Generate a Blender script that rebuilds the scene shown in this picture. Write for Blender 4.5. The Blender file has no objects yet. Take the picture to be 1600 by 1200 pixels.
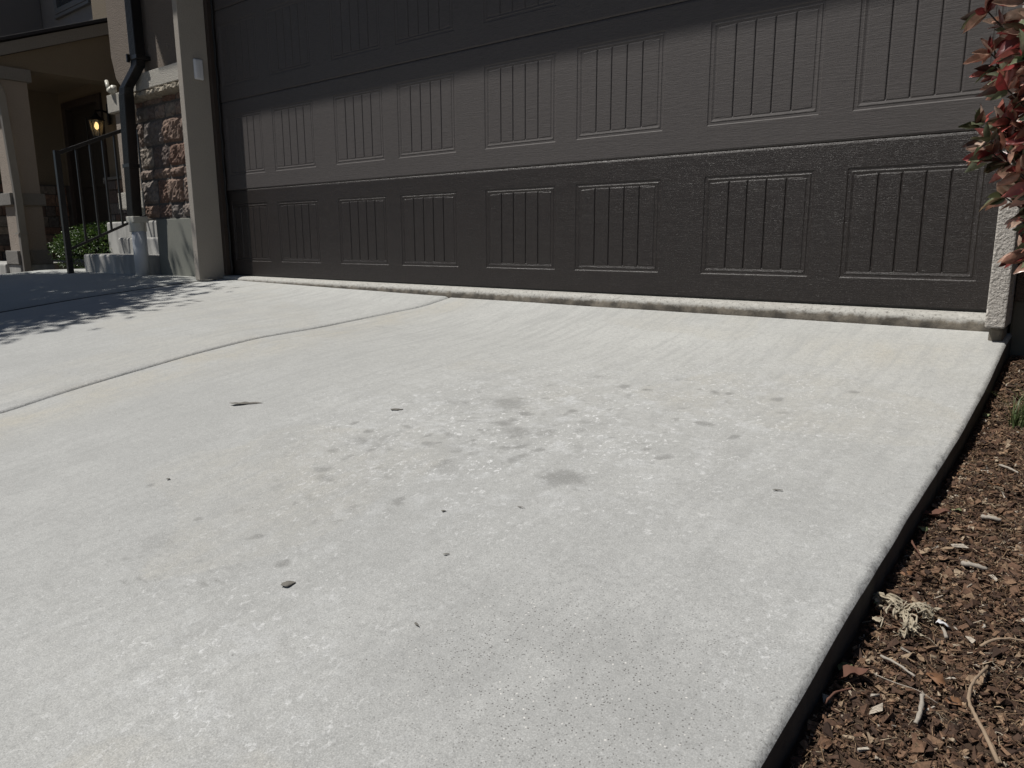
import bpy, bmesh, math, random
import numpy as np
from mathutils import Vector, Matrix, Euler

S = bpy.context.scene
COL = S.collection
R = math.radians
# ---------------------------------------------------------------- camera
cam = bpy.data.cameras.new('camera'); co = bpy.data.objects.new('camera', cam); COL.objects.link(co)
co.location = (5.125, -3.026, 0.259)
co.rotation_euler = (R(78.84), R(0.27), R(39.09))
cam.sensor_fit = 'HORIZONTAL'; cam.sensor_width = 36.0; cam.lens = 36.0 * 1153.9 / 1600.0
cam.clip_start = 0.02; cam.clip_end = 500
S.camera = co
# ---------------------------------------------------------------- light
SUN_EL, SUN_AZ = 60.0, 50.0          # azimuth to the left of the door's outward normal
w = bpy.data.worlds.new('World'); S.world = w; w.use_nodes = True
nt = w.node_tree; bg = nt.nodes['Background']
sky = nt.nodes.new('ShaderNodeTexSky'); sky.sky_type = 'NISHITA'; sky.sun_disc = False
sky.sun_elevation = R(SUN_EL); sky.sun_rotation = R(180 + SUN_AZ)
nt.links.new(sky.outputs[0], bg.inputs[0]); sky.altitude = 1500; bg.inputs[1].default_value = 0.05
sun = bpy.data.lights.new('sun', 'SUN'); sun.energy = 5.0; sun.angle = R(0.53); sun.color = (1.0, 0.965, 0.91)
so = bpy.data.objects.new('sun', sun); COL.objects.link(so)
sd = Vector((-math.sin(R(SUN_AZ)) * math.cos(R(SUN_EL)), -math.cos(R(SUN_AZ)) * math.cos(R(SUN_EL)), math.sin(R(SUN_EL))))
so.rotation_euler = (-sd).to_track_quat('-Z', 'Y').to_euler(); so.location = sd * 30
S.view_settings.view_transform = 'Standard'; S.view_settings.look = 'None'
S.view_settings.exposure = -0.27; S.view_settings.gamma = 1.0
S.render.engine = 'CYCLES'

# ---------------------------------------------------------------- materials
class NT:
    def __init__(s, name):
        s.m = bpy.data.materials.new(name); s.m.use_nodes = True
        s.t = s.m.node_tree; s.b = s.t.nodes['Principled BSDF']
        s.tc = s.t.nodes.new('ShaderNodeTexCoord')
    def n(s, ty, **kw):
        x = s.t.nodes.new(ty)
        for k, v in kw.items(): setattr(x, k, v)
        return x
    def l(s, a, b): s.t.links.new(a, b)
    def coords(s, scale=(1, 1, 1), rot=(0, 0, 0)):
        mp = s.n('ShaderNodeMapping'); mp.inputs['Scale'].default_value = scale; mp.inputs['Rotation'].default_value = rot
        s.l(s.tc.outputs['Object'], mp.inputs[0]); return mp.outputs[0]
    def noise(s, scale, detail=4, rough=.55, vec=None, dist=0):
        x = s.n('ShaderNodeTexNoise'); x.inputs['Scale'].default_value = scale; x.inputs['Detail'].default_value = detail
        x.inputs['Roughness'].default_value = rough; x.inputs['Distortion'].default_value = dist
        s.l(vec if vec is not None else s.tc.outputs['Object'], x.inputs['Vector']); return x.outputs['Fac']
    def voro(s, scale, vec=None, feature='F1', out='Distance'):
        x = s.n('ShaderNodeTexVoronoi', feature=feature); x.inputs['Scale'].default_value = scale
        s.l(vec if vec is not None else s.tc.outputs['Object'], x.inputs['Vector']); return x.outputs[out]
    def ramp(s, fac, stops, interp='LINEAR'):
        x = s.n('ShaderNodeValToRGB'); cr = x.color_ramp; cr.interpolation = interp
        while len(cr.elements) < len(stops): cr.elements.new(.5)
        for e, (p, c) in zip(cr.elements, stops):
            e.position = p; e.color = (c, c, c, 1) if isinstance(c, (int, float)) else (*c, 1)
        s.l(fac, x.inputs[0]); return x.outputs[0]
    def math(s, op, a, b=None, clamp=False):
        x = s.n('ShaderNodeMath', operation=op, use_clamp=clamp)
        for i, v in enumerate((a, b)):
            if v is None: continue
            if isinstance(v, (int, float)): x.inputs[i].default_value = v
            else: s.l(v, x.inputs[i])
        return x.outputs[0]
    def mix(s, fac, a, b, blend='MIX'):
        x = s.n('ShaderNodeMix', data_type='RGBA', blend_type=blend)
        for sock, v in ((x.inputs[0], fac), (x.inputs[6], a), (x.inputs[7], b)):
            if isinstance(v, (int, float)): sock.default_value = v
            elif isinstance(v, tuple): sock.default_value = (*v, 1)
            else: s.l(v, sock)
        return x.outputs[2]
    def attr(s, name): return s.n('ShaderNodeAttribute', attribute_name=name).outputs['Fac']
    def bump(s, h, strength, dist, prev=None):
        x = s.n('ShaderNodeBump'); x.inputs['Strength'].default_value = strength; x.inputs['Distance'].default_value = dist
        s.l(h, x.inputs['Height'])
        if prev is not None: s.l(prev, x.inputs['Normal'])
        return x.outputs[0]
    def set(s, color=None, rough=None, normal=None, **kw):
        if color is not None:
            if isinstance(color, tuple): s.b.inputs['Base Color'].default_value = (*color, 1)
            else: s.l(color, s.b.inputs['Base Color'])
        if rough is not None:
            if isinstance(rough, (int, float)): s.b.inputs['Roughness'].default_value = rough
            else: s.l(rough, s.b.inputs['Roughness'])
        if normal is not None: s.l(normal, s.b.inputs['Normal'])
        for k, v in kw.items(): s.b.inputs[k.replace('_', ' ')].default_value = v
        return s.m

def plain(name, col, rough=.6, var=.12, scale=14, bump=.15, dist=.002, **kw):
    n = NT(name)
    f = n.noise(scale, 5)
    lo = tuple(c * (1 - var) for c in col); hi = tuple(min(1, c * (1 + var)) for c in col)
    return n.set(n.mix(f, lo, hi), rough, n.bump(n.noise(scale * 12, 3), bump, dist), **kw)

def stucco(name, col, scale=150, dist=.0035, strength=.8, var=.1):
    n = NT(name)
    big = n.noise(2.2, 4)
    c = n.mix(big, tuple(x * (1 - var) for x in col), tuple(x * (1 + var) for x in col))
    g = n.noise(scale, 4, .6); v = n.voro(scale * .8)
    c = n.mix(n.ramp(g, [(.35, .3), (.6, 0.0)]), c, tuple(x * .72 for x in col))
    h = n.math('ADD', n.ramp(g, [(.35, 0), (.62, 1)]), n.math('MULTIPLY', v, .6))
    return n.set(c, .92, n.bump(h, strength, dist))

def concrete_material(name, base=(.440, .443, .430)):
    n = NT(name)
    big = n.noise(1.1, 6, .6); mid = n.noise(6, 6, .65); fine = n.noise(70, 5, .7); grit = n.noise(420, 3, .75)
    c = n.mix(n.ramp(big, [(.3, 0), (.7, 1)]), tuple(x * .86 for x in base), tuple(x * 1.10 for x in base))
    c = n.mix(n.math('MULTIPLY', n.ramp(mid, [(.42, 0), (.62, 1)]), .75), c, (base[0] * .87, base[1] * .87, base[2] * .87))
    c = n.mix(n.math('MULTIPLY', n.attr('clean'), .85), c, (base[0] * 1.22, base[1] * 1.22, base[2] * 1.20))
    # warm mineral tint
    tan = n.math('MULTIPLY', n.attr('tan'), n.ramp(n.noise(5, 5, .6), [(.35, .1), (.65, 1)]))
    c = n.mix(tan, c, (base[0] * 1.04, base[1] * .98, base[2] * .87))
    # broom and tyre sweeps running up the drive
    sw = n.noise(5, 5, .6, vec=n.coords((6, .7, 1), (0, 0, R(-14))))
    c = n.mix(n.math('MULTIPLY', n.ramp(sw, [(.46, 0), (.66, 1)]), .55), c, tuple(x * .82 for x in base))
    sw2 = n.noise(3, 6, .7, vec=n.coords((1.2, 9, 1), (0, 0, R(28))), dist=.8)
    c = n.mix(n.math('MULTIPLY', n.ramp(sw2, [(.52, 0), (.70, 1)]), .35), c, tuple(x * .85 for x in base))
    # worn-off pale flecks
    fm = n.math('MULTIPLY', n.ramp(n.noise(78, 3, .62, vec=n.coords((1, .8, 1), (0, 0, .5)), dist=.6), [(.575, 0), (.64, 1)]), n.ramp(n.noise(9, 4, .6), [(.36, 0), (.56, 1)]))
    fm = n.math('MULTIPLY', fm, n.math('ADD', n.attr('fleck'), .10))
    fm = n.math('MULTIPLY', fm, n.ramp(n.noise(160, 3, .7), [(.4, .3), (.6, 1)]))
    c = n.mix(n.math('MULTIPLY', fm, 1.0, True), c, (.78, .785, .78))
    pale = n.math('MULTIPLY', n.attr('fleck'), n.ramp(n.noise(16, 6, .7), [(.5, 0), (.66, 1)]))
    c = n.mix(n.math('MULTIPLY', pale, .65), c, (.60, .61, .61))
    # dark soaked stains with broken edges
    sa = n.attr('stain'); st = n.math('ADD', sa, n.math('MULTIPLY', n.math('SUBTRACT', n.noise(60, 7, .8), .5), 1.25))
    st = n.math('MULTIPLY', n.ramp(st, [(.33, 0), (.60, 1)]), n.math('ADD', n.math('MULTIPLY', sa, .9), .25), True)
    c = n.mix(n.math('MULTIPLY', st, .64, True), c, (.17, .168, .16))
    # salt and pepper
    c = n.mix(n.math('MULTIPLY', n.ramp(fine, [(.36, 1), (.52, 0)]), .42), c, tuple(x * .68 for x in base))
    c = n.mix(n.math('MULTIPLY', n.ramp(grit, [(.32, 1), (.50, 0)]), .62), c, tuple(x * .50 for x in base))
    c = n.mix(n.math('MULTIPLY', n.ramp(grit, [(.54, 0), (.70, 1)]), .55), c, (.70, .70, .68))
    # exposed sand grains where the paste has worn
    ag = n.attr('grit')
    vd = n.voro(240); vc = n.voro(240, out='Color')
    dots = n.math('MULTIPLY', n.ramp(vd, [(.22, 1), (.34, 0)]), n.ramp(vc, [(.60, 0), (.62, 1)]))
    c = n.mix(n.math('MULTIPLY', n.math('MULTIPLY', ag, n.ramp(n.noise(8, 5, .7), [(.3, 0), (.65, 1)])), .42), c, tuple(x * .6 for x in base))
    c = n.mix(n.math('MULTIPLY', n.math('MULTIPLY', dots, ag), .95), c, (.13, .125, .12))
    vd2 = n.voro(170); vc2 = n.voro(170, out='Color')
    dots2 = n.math('MULTIPLY', n.ramp(vd2, [(.18, 1), (.30, 0)]), n.ramp(vc2, [(.83, 0), (.85, 1)]))
    c = n.mix(n.math('MULTIPLY', n.math('MULTIPLY', dots2, ag), .8), c, (.74, .72, .68))
    # a few random pits all over
    vd3 = n.voro(38); vc3 = n.voro(38, out='Color')
    pit = n.math('MULTIPLY', n.ramp(vd3, [(.035, 1), (.07, 0)]), n.ramp(vc3, [(.72, 0), (.74, 1)]))
    c = n.mix(n.math('MULTIPLY', pit, .8), c, (.10, .095, .09))
    # weathered rough rim
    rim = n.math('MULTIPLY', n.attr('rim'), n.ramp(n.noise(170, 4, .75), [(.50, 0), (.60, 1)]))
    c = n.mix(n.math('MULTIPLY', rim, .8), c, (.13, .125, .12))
    c = n.mix(n.ramp(n.attr('rim'), [(.93, 0), (.99, 1)]), c, n.mix(n.noise(30, 5, .7), (.035, .03, .025), (.10, .095, .085)))  # slab sides near-black: soil stain with their shade painted into the colour
    nb = n.bump(n.noise(7, 5), .25, .012)
    nb = n.bump(fine, .30, .003, nb)
    nb = n.bump(grit, .42, .0012, nb)
    return n.set(c, .88, nb, Specular_IOR_Level=.3)

M = {}
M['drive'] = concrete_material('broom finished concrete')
M['walk'] = concrete_material('older grey concrete', (.40, .41, .395))
n = NT('weathered threshold concrete')
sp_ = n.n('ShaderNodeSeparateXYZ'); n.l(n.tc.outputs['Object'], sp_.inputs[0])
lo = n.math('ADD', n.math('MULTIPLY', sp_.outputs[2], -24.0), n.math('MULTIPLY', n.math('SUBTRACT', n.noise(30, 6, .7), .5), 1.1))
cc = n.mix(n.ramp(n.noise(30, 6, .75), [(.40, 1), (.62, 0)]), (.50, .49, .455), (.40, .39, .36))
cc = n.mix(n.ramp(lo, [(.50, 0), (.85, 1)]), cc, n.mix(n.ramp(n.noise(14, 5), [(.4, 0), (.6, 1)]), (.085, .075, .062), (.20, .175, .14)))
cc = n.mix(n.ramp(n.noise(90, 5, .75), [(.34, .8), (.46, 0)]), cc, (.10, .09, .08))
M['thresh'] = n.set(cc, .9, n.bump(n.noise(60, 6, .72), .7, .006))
M['found'] = (lambda n: n.set(n.mix(n.noise(3, 5), (.17, .175, .15), (.23, .23, .20)), .9,
              n.bump(n.noise(60, 5), .3, .004)))(NT('grey green foundation concrete'))
M['steps'] = (lambda n: n.set(n.mix(n.ramp(n.noise(7, 5, .6, vec=n.coords((1, 1, .25))), [(.40, 0), (.62, 1)]), (.45, .44, .415), (.29, .285, .27)), .9,
              n.bump(n.noise(60, 5), .35, .004)))(NT('stained step concrete'))
M['trim'] = stucco('pale trim stucco', (.37, .335, .29), 190, .002, .55, .06)
M['column'] = stucco('coarse pale stucco', (.60, .56, .51), 105, .006, 1.0, .08)
M['wall'] = stucco('brown stucco', (.205, .17, .14), 120, .005, .9)
M['tan_wall'] = stucco('tan porch stucco', (.21, .17, .12), 120, .004, .8)
M['grey_wall'] = stucco('grey brown stucco', (.25, .235, .22), 120, .004, .8)
M['band'] = stucco('cream band stucco', (.46, .435, .385), 120, .004, .8)
M['block'] = stucco('grey block stucco', (.24, .225, .205), 120, .004, .8)
M['beige_col'] = stucco('beige column stucco', (.36, .305, .255), 120, .004, .8)
M['brown_metal'] = plain('dark brown painted metal', (.009, .0085, .009), .36, .1, 20, .05)
M['black_metal'] = plain('black powder coated steel', (.010, .010, .011), .38, .15, 40, .1, .0008)
M['jamb'] = plain('dark brown jamb trim', (.04, .028, .022), .55, .2, 12, .2)
M['seal'] = plain('black rubber seal', (.008, .008, .008), .6, .1, 30, .1)
M['pvc'] = plain('white plastic drain pipe', (.62, .63, .64), .38, .05, 6, .03)
M['pvc_collar'] = plain('cream plastic collar', (.55, .53, .46), .4, .05, 6, .03)
M['white_plastic'] = plain('white plastic', (.70, .70, .72), .4, .03, 8, .02)
M['tan_metal'] = plain('taupe painted downspout metal', (.27, .25, .22), .5, .08, 9, .05)
M['shingle'] = plain('dark shingles', (.02, .02, .026), .75, .4, 60, .6, .006)
M['soffit'] = plain('soffit boards', (.30, .27, .22), .8, .08, 4, .1)
M['door_dark'] = plain('dark brown entry door', (.03, .024, .018), .45, .15, 10, .1)
M['window'] = plain('window frame paint', (.16, .16, .155), .6, .1, 10, .1)
M['glass'] = plain('window glass', (.05, .055, .06), .08, .1, 2, 0)
M['brass'] = plain('dull metal handle', (.3, .29, .27), .3, .1, 10, 0)
n = NT('lit bulb'); M['bulb'] = n.set((1, .75, .4), .4, Emission_Color=(1, .68, .28, 1), Emission_Strength=2.4)
n = NT('lantern glass'); M['lamp_glass'] = n.set((.55, .48, .36), .12, n.bump(n.noise(40), .3, .002), Alpha=.38)

def door_material(name, col, bottom):
    n = NT(name)
    grain = n.noise(1, 5, .65, vec=n.coords((22, 1, 330)), dist=.5)
    wav = n.noise(1, 4, .6, vec=n.coords((7, 1, 90)), dist=1.2)
    speck = n.noise(1, 3, .7, vec=n.coords((150, 1, 420)))
    c = n.mix(n.noise(1.5, 4), tuple(x * .9 for x in col), tuple(x * 1.1 for x in col))
    c = n.mix(n.ramp(grain, [(.38, .45), (.55, 0)]), c, tuple(x * .6 for x in col))
    if bottom:
        cross = n.noise(1, 4, .7, vec=n.coords((60, 1, 12)))
        c = n.mix(n.ramp(cross, [(.42, .35), (.55, 0)]), c, tuple(x * .7 for x in col))
        # pale specks along the grain, the sun's sparkle painted into the colour
        sp = n.ramp(n.math('MULTIPLY', n.ramp(speck, [(.56, 0), (.72, 1)]), n.ramp(n.noise(1, 4, .6, vec=n.coords((5, 1, 16))), [(.5, 0), (.72, 1)])), [(0, 0), (1, 1)])
        c = n.mix(n.math('MULTIPLY', sp, .35), c, (.22, .21, .21))
        h = n.math('ADD', n.math('ADD', n.math('MULTIPLY', grain, .8), n.math('MULTIPLY', cross, .5)), n.math('MULTIPLY', speck, .9))
        return n.set(c, n.ramp(wav, [(.35, .30), (.65, .44)]), n.bump(h, .75, .0024), Specular_IOR_Level=.5)
    h = n.math('ADD', n.math('ADD', grain, n.math('MULTIPLY', wav, .9)), n.math('MULTIPLY', speck, .25))
    return n.set(c, .6, n.bump(h, .6, .0020), Specular_IOR_Level=.4)
M['door'] = door_material('brown embossed steel', (.078, .069, .066), False)
M['door_bottom'] = door_material('darker glossy embossed steel', (.027, .0208, .0180), True)

def island_material(name, stops, rough=.8, bscale=90, bstr=.5, bdist=.003, streak=None, **kw):
    n = NT(name); g = n.n('ShaderNodeNewGeometry')
    c = n.ramp(g.outputs['Random Per Island'], stops)
    d = n.noise(bscale, 4, .65, vec=n.coords(streak) if streak else None)
    c = n.mix(n.ramp(d, [(.3, .55), (.6, 0)]), c, (.02, .014, .01))
    return n.set(c, rough, n.bump(d, bstr, bdist), **kw)
M['stone'] = island_material('split sandstone', [(0, (.23, .13, .09)), (.2, (.14, .10, .085)), (.4, (.24, .22, .20)), (.6, (.28, .18, .13)), (.8, (.12, .11, .105)), (1, (.32, .27, .22))], .9, 30, .9, .012)
M['mortar'] = plain('dark mortar', (.10, .09, .08), .95)
M['cap'] = plain('sandstone sill', (.32, .28, .22), .9, .2, 12, .6, .006)
M['soil'] = (lambda n: n.set(n.mix(n.noise(60, 6, .7), (.018, .011, .008), (.11, .066, .038)), .95,
              n.bump(n.noise(160, 5, .75), 1, .006)))(NT('damp mulch soil'))
M['earth'] = plain('bare earth', (.10, .075, .05), .95, .3, 3, .5, .02)
M['chip'] = island_material('bark chips', [(0, (.04, .02, .012)), (.28, (.085, .045, .027)), (.54, (.15, .080, .046)), (.78, (.22, .128, .075)), (.90, (.33, .22, .135)), (.97, (.42, .33, .23)), (1, (.52, .47, .40))], .85, 260, .6, .0015)
M['fibre'] = island_material('bark fibres', [(0, (.05, .028, .016)), (.4, (.12, .07, .04)), (.7, (.26, .165, .09)), (.9, (.40, .30, .19)), (1, (.5, .43, .33))], .85, 300, .3, .001)
def leafmat(name, stops, rough=.42, trans=.25, **kw):
    n = NT(name); g = n.n('ShaderNodeNewGeometry')
    c = n.ramp(g.outputs['Random Per Island'], stops)
    c = n.mix(n.ramp(n.noise(60, 3), [(.4, .4), (.6, 0)]), c, tuple(x * .5 for x in stops[0][1]))
    n.set(c, rough, n.bump(n.noise(140, 3), .3, .0015))
    tr = n.n('ShaderNodeBsdfTranslucent'); n.l(c, tr.inputs[0])
    mx = n.n('ShaderNodeMixShader'); mx.inputs[0].default_value = trans
    out = n.t.nodes['Material Output']
    n.l(n.b.outputs[0], mx.inputs[1]); n.l(tr.outputs[0], mx.inputs[2]); n.l(mx.outputs[0], out.inputs[0])
    return n.m
M['red_leaf'] = leafmat('reddish glossy leaf', [(0, (.05, .07, .03)), (.14, (.07, .035, .028)), (.28, (.20, .04, .04)), (.40, (.42, .07, .07)), (.52, (.46, .20, .14)), (.66, (.58, .36, .27)), (.76, (.62, .46, .36)), (.84, (.40, .10, .09)), (.90, (.15, .17, .09)), (1, (.30, .33, .22))], .30, .22)
M['green_leaf'] = leafmat('boxwood leaf', [(0, (.025, .055, .012)), (.5, (.06, .12, .022)), (1, (.14, .22, .045))], .38, .2)
M['tree_leaf'] = leafmat('tree leaf', [(0, (.03, .06, .015)), (1, (.07, .11, .03))], .5, .2)
M['grass'] = leafmat('grass blade', [(0, (.06, .09, .03)), (.6, (.14, .19, .07)), (1, (.33, .31, .17))], .5, .25)
M['bark'] = plain('brown bark', (.07, .05, .038), .9, .3, 30, .8, .006)
M['brown_leaf'] = leafmat('dry brown leaf', [(0, (.20, .09, .045)), (1, (.30, .16, .08))], .7, .12)
M['pale_leaf'] = leafmat('dry pale leaf', [(0, (.42, .36, .26)), (1, (.55, .48, .36))], .8, .12)
M['lime_leaf'] = leafmat('fallen green leaf', [(0, (.22, .26, .12)), (1, (.36, .38, .20))], .6, .2)
M['twig'] = plain('dry twig', (.30, .22, .15), .85, .3, 60, .4, .001)
M['dark_twig'] = plain('dark red twig', (.13, .06, .04), .85, .3, 60, .4, .001)
M['pale_wood'] = plain('bleached wood', (.36, .32, .27), .9, .25, 80, .6, .001)
M['dark_scrap'] = plain('dark leaf scrap', (.17, .16, .14), .8, .3, 90, .4, .001)
M['white_scrap'] = plain('white scrap', (.75, .75, .76), .7, .05, 60, .4, .001)

# ---------------------------------------------------------------- builders
def tag(o, label=None, cat=None, group=None, kind=None):
    if label: o['label'] = label
    if cat: o['category'] = cat
    if group: o['group'] = group
    if kind: o['kind'] = kind
    return o
def link(name, me, mat, parent=None, bevel=0, smooth=False, seg=2):
    o = bpy.data.objects.new(name, me); COL.objects.link(o)
    if mat is not None: me.materials.append(mat)
    if parent is not None: o.parent = parent; o.matrix_parent_inverse = parent.matrix_world.inverted() if False else Matrix.Translation(-parent.location)
    if bevel:
        b = o.modifiers.new('bevel', 'BEVEL'); b.width = bevel; b.segments = seg; b.limit_method = 'ANGLE'; b.angle_limit = R(40)
    if smooth: me.polygons.foreach_set('use_smooth', [True] * len(me.polygons))
    return o
def thing(name, loc, label, cat, group=None):
    o = bpy.data.objects.new(name, None); COL.objects.link(o); o.location = loc; o.empty_display_size = .1
    return tag(o, label, cat, group)
class MB:
    def __init__(s): s.v = []; s.f = []
    def add(s, v, f):
        b = len(s.v); s.v += [tuple(p) for p in v]; s.f += [tuple(i + b for i in q) for q in f]; return s
    def box(s, a, b):
        (x0, y0, z0), (x1, y1, z1) = a, b
        return s.add([(x0, y0, z0), (x1, y0, z0), (x1, y1, z0), (x0, y1, z0), (x0, y0, z1), (x1, y0, z1), (x1, y1, z1), (x0, y1, z1)],
                     [(0, 3, 2, 1), (4, 5, 6, 7), (0, 1, 5, 4), (1, 2, 6, 5), (2, 3, 7, 6), (3, 0, 4, 7)])
    def prism(s, poly, axis, a, b):
        """polygon in the two other axes, extruded along axis from a to b"""
        def P(p, t):
            return {0: (t, p[0], p[1]), 1: (p[0], t, p[1]), 2: (p[0], p[1], t)}[axis]
        k = len(poly)
        return s.add([P(p, a) for p in poly] + [P(p, b) for p in poly],
                     [tuple(range(k))[::-1], tuple(range(k, 2 * k))] + [(i, (i + 1) % k, (i + 1) % k + k, i + k) for i in range(k)])
    def tube(s, pts, rad, seg=8, cap=True, sx=1.0, sy=1.0, ref=None):
        pts = [Vector(p) for p in pts]; rr = rad if isinstance(rad, (list, tuple)) else [rad] * len(pts)
        V = []; F = []
        up = Vector(ref) if ref else Vector((.123, .3, 1)).normalized()
        for i, p in enumerate(pts):
            d = (pts[min(i + 1, len(pts) - 1)] - pts[max(i - 1, 0)]).normalized()
            u = d.cross(up)
            if u.length < 1e-3: u = d.cross(Vector((1, 0, 0)))
            u.normalize(); w_ = u.cross(d).normalized()
            for k in range(seg):
                a = 2 * math.pi * (k + (.5 if seg == 4 else 0)) / seg
                V.append(p + (u * math.cos(a) * sx + w_ * math.sin(a) * sy) * rr[i])
        for i in range(len(pts) - 1):
            for k in range(seg):
                F.append((i * seg + k, i * seg + (k + 1) % seg, (i + 1) * seg + (k + 1) % seg, (i + 1) * seg + k))
        if cap:
            F.append(tuple(range(seg))[::-1]); F.append(tuple((len(pts) - 1) * seg + k for k in range(seg)))
        return s.add(V, F)
    def lathe(s, cx, cy, prof, seg=20):
        V = []; F = []
        for r, z in prof:
            for k in range(seg):
                a = 2 * math.pi * k / seg; V.append((cx + r * math.cos(a), cy + r * math.sin(a), z))
        for i in range(len(prof) - 1):
            for k in range(seg):
                F.append((i * seg + k, i * seg + (k + 1) % seg, (i + 1) * seg + (k + 1) % seg, (i + 1) * seg + k))
        F.append(tuple(range(seg))[::-1]); F.append(tuple((len(prof) - 1) * seg + k for k in range(seg)))
        return s.add(V, F)
    def build(s, name, mat, parent=None, bevel=0, smooth=False, seg=2):
        me = bpy.data.meshes.new(name); me.from_pydata(s.v, [], s.f)
        bm = bmesh.new(); bm.from_mesh(me); bmesh.ops.recalc_face_normals(bm, faces=bm.faces); bm.to_mesh(me); bm.free()
        return link(name, me, mat, parent, bevel, smooth, seg)
def npmesh(name, V, F, mat, parent=None, smooth=False, attrs=None):
    """V (n,3), F (m,k) arrays"""
    V = np.asarray(V, dtype=np.float32); F = np.asarray(F, dtype=np.int32)
    me = bpy.data.meshes.new(name); k = F.shape[1]
    me.vertices.add(len(V)); me.vertices.foreach_set('co', V.ravel())
    me.loops.add(F.size); me.loops.foreach_set('vertex_index', F.ravel())
    me.polygons.add(len(F)); me.polygons.foreach_set('loop_start', np.arange(0, F.size, k, dtype=np.int32))
    me.polygons.foreach_set('loop_total', np.full(len(F), k, dtype=np.int32))
    me.update(calc_edges=True)
    me.polygons.foreach_set('use_smooth', [bool(smooth)] * len(F))
    for nm, a in (attrs or {}).items():
        at = me.attributes.new(nm, 'FLOAT', 'POINT'); at.data.foreach_set('value', np.asarray(a, dtype=np.float32))
    return link(name, me, mat, parent, 0, smooth)
def vnoise(x, y, seed=0, oct=4, s=1.0):
    """smooth value noise on arrays, roughly -1..1"""
    out = np.zeros_like(x, dtype=float); amp = 1; tot = 0
    for o in range(oct):
        r = np.random.RandomState(seed * 31 + o); T = r.rand(256, 256) * 2 - 1
        X = x * s + 37.7 * o + 1000; Y = y * s + 11.3 * o + 1000
        xi = np.floor(X).astype(int); yi = np.floor(Y).astype(int); fx = X - xi; fy = Y - yi
        fx = fx * fx * (3 - 2 * fx); fy = fy * fy * (3 - 2 * fy)
        a = T[xi % 256, yi % 256]; b = T[(xi + 1) % 256, yi % 256]; c = T[xi % 256, (yi + 1) % 256]; d = T[(xi + 1) % 256, (yi + 1) % 256]
        out += amp * ((a * (1 - fx) + b * fx) * (1 - fy) + (c * (1 - fx) + d * fx) * fy); tot += amp; amp *= .5; s *= 2
    return out / tot
rng = np.random.RandomState(7); random.seed(5)

# ---------------------------------------------------------------- ground levels
XJ = 2.13; XE = 4.877
YR = [-.09, -.27, -.58, -1.02, -1.45, -1.75, -2.0, -2.25, -3.0, -8.0]; ZR = [-.055, -.076, -.148, -.205, -.236, -.262, -.288, -.32, -.42, -1.1]
YJ = [-.09, -.233, -.506, -.83, -1.181, -1.486, -1.753, -1.99, -2.2, -3, -8]; ZJ = [-.055, -.102, -.139, -.162, -.178, -.214, -.255, -.294, -.335, -.43, -1.1]
YL = [-.09, -.3, -.6, -1, -1.5, -2, -3, -8]; ZL = [-.025, -.035, -.06, -.1, -.16, -.22, -.36, -1.05]
def smooth_interp(y, Y, Z):
    acc = 0
    for d, wt in ((-.06, .2), (-.03, .25), (0, .1), (.03, .25), (.06, .2)):
        acc = acc + wt * np.interp(-(y + d), [-a for a in Y], Z)
    t = np.clip((-y - .09) / .15, 0, 1)
    return acc * t + np.interp(-y, [-a for a in Y], Z) * (1 - t)
def dz(x, y):
    x = np.asarray(x, float); y = np.asarray(y, float)
    r = smooth_interp(y, YR, ZR); j = smooth_interp(y, YJ, ZJ); l = smooth_interp(y, YL, ZL)
    t = np.clip((x - XJ) / (XE - XJ), 0, 1.3); u = np.clip((XJ - x) / 2.6, 0, 1)
    return np.where(x >= XJ, j * (1 - t) + r * t, j * (1 - u) + l * u)
STAINS = [ # x, y, rx, ry, strength
 (3.763, -1.383, .10, .07, .62), (3.985, -1.828, .06, .035, .62), (3.94, -1.80, .03, .02, .6), (3.982, -1.542, .085, .05, .66), (4.30, -1.743, .045, .04, .42),
 (3.725, -2.005, .05, .022, .62), (3.76, -1.575, .06, .03, .60), (3.843, -.983, .05, .03, .5), (3.753, -1.145, .06, .04, .5), (4.211, -1.747, .065, .05, .85),
 (3.50, -1.581, .022, .016, .8), (4.00, -1.20, .05, .05, .45), (3.62, -1.45, .06, .035, .55), (3.60, -1.80, .03, .02, .55), (3.86, -1.93, .03, .02, .5),
 (4.09, -1.86, .03, .015, .5), (4.15, -1.56, .03, .025, .5), (2.42, -.68, .20, .03, .42), (4.35, -1.35, .10, .06, .3), (3.35, -2.1, .05, .03, .4),
 (3.70, -2.38, .16, .05, .42), (3.82, -2.44, .18, .04, .40), (4.52, -2.16, .18, .10, .26), (4.69, -2.05, .05, .04, .3), (3.3, -1.5, .12, .04, .30),
 (4.0, -2.05, .03, .015, .45), (3.9, -1.68, .03, .02, .5), (4.06, -1.70, .02, .015, .6), (4.1, -1.30, .03, .02, .45), (3.93, -1.28, .03, .015, .5), (4.36, -1.15, .05, .03, .35)]
rs_ = np.random.RandomState(31); CLUST = []
for k in range(210):
    a_, b_ = rs_.normal(0, 1, 2); cx_ = 3.92 + a_ * .34 * .53 - b_ * .17 * .85; cy_ = -1.56 + a_ * .34 * .85 + b_ * .17 * .53
    CLUST.append((cx_, cy_, rs_.uniform(.007, .032), rs_.uniform(.006, .022), rs_.uniform(.35, .8), rs_.uniform(-.6, 1.4)))
for k in range(55):
    a_, b_ = rs_.normal(0, .85, 2); cx_ = 3.92 + a_ * .32 * .53 - b_ * .17 * .85; cy_ = -1.56 + a_ * .32 * .85 + b_ * .17 * .53
    CLUST.append((cx_, cy_, rs_.uniform(.03, .075), rs_.uniform(.014, .035), rs_.uniform(.30, .45), rs_.uniform(-.2, 1.0)))
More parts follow.
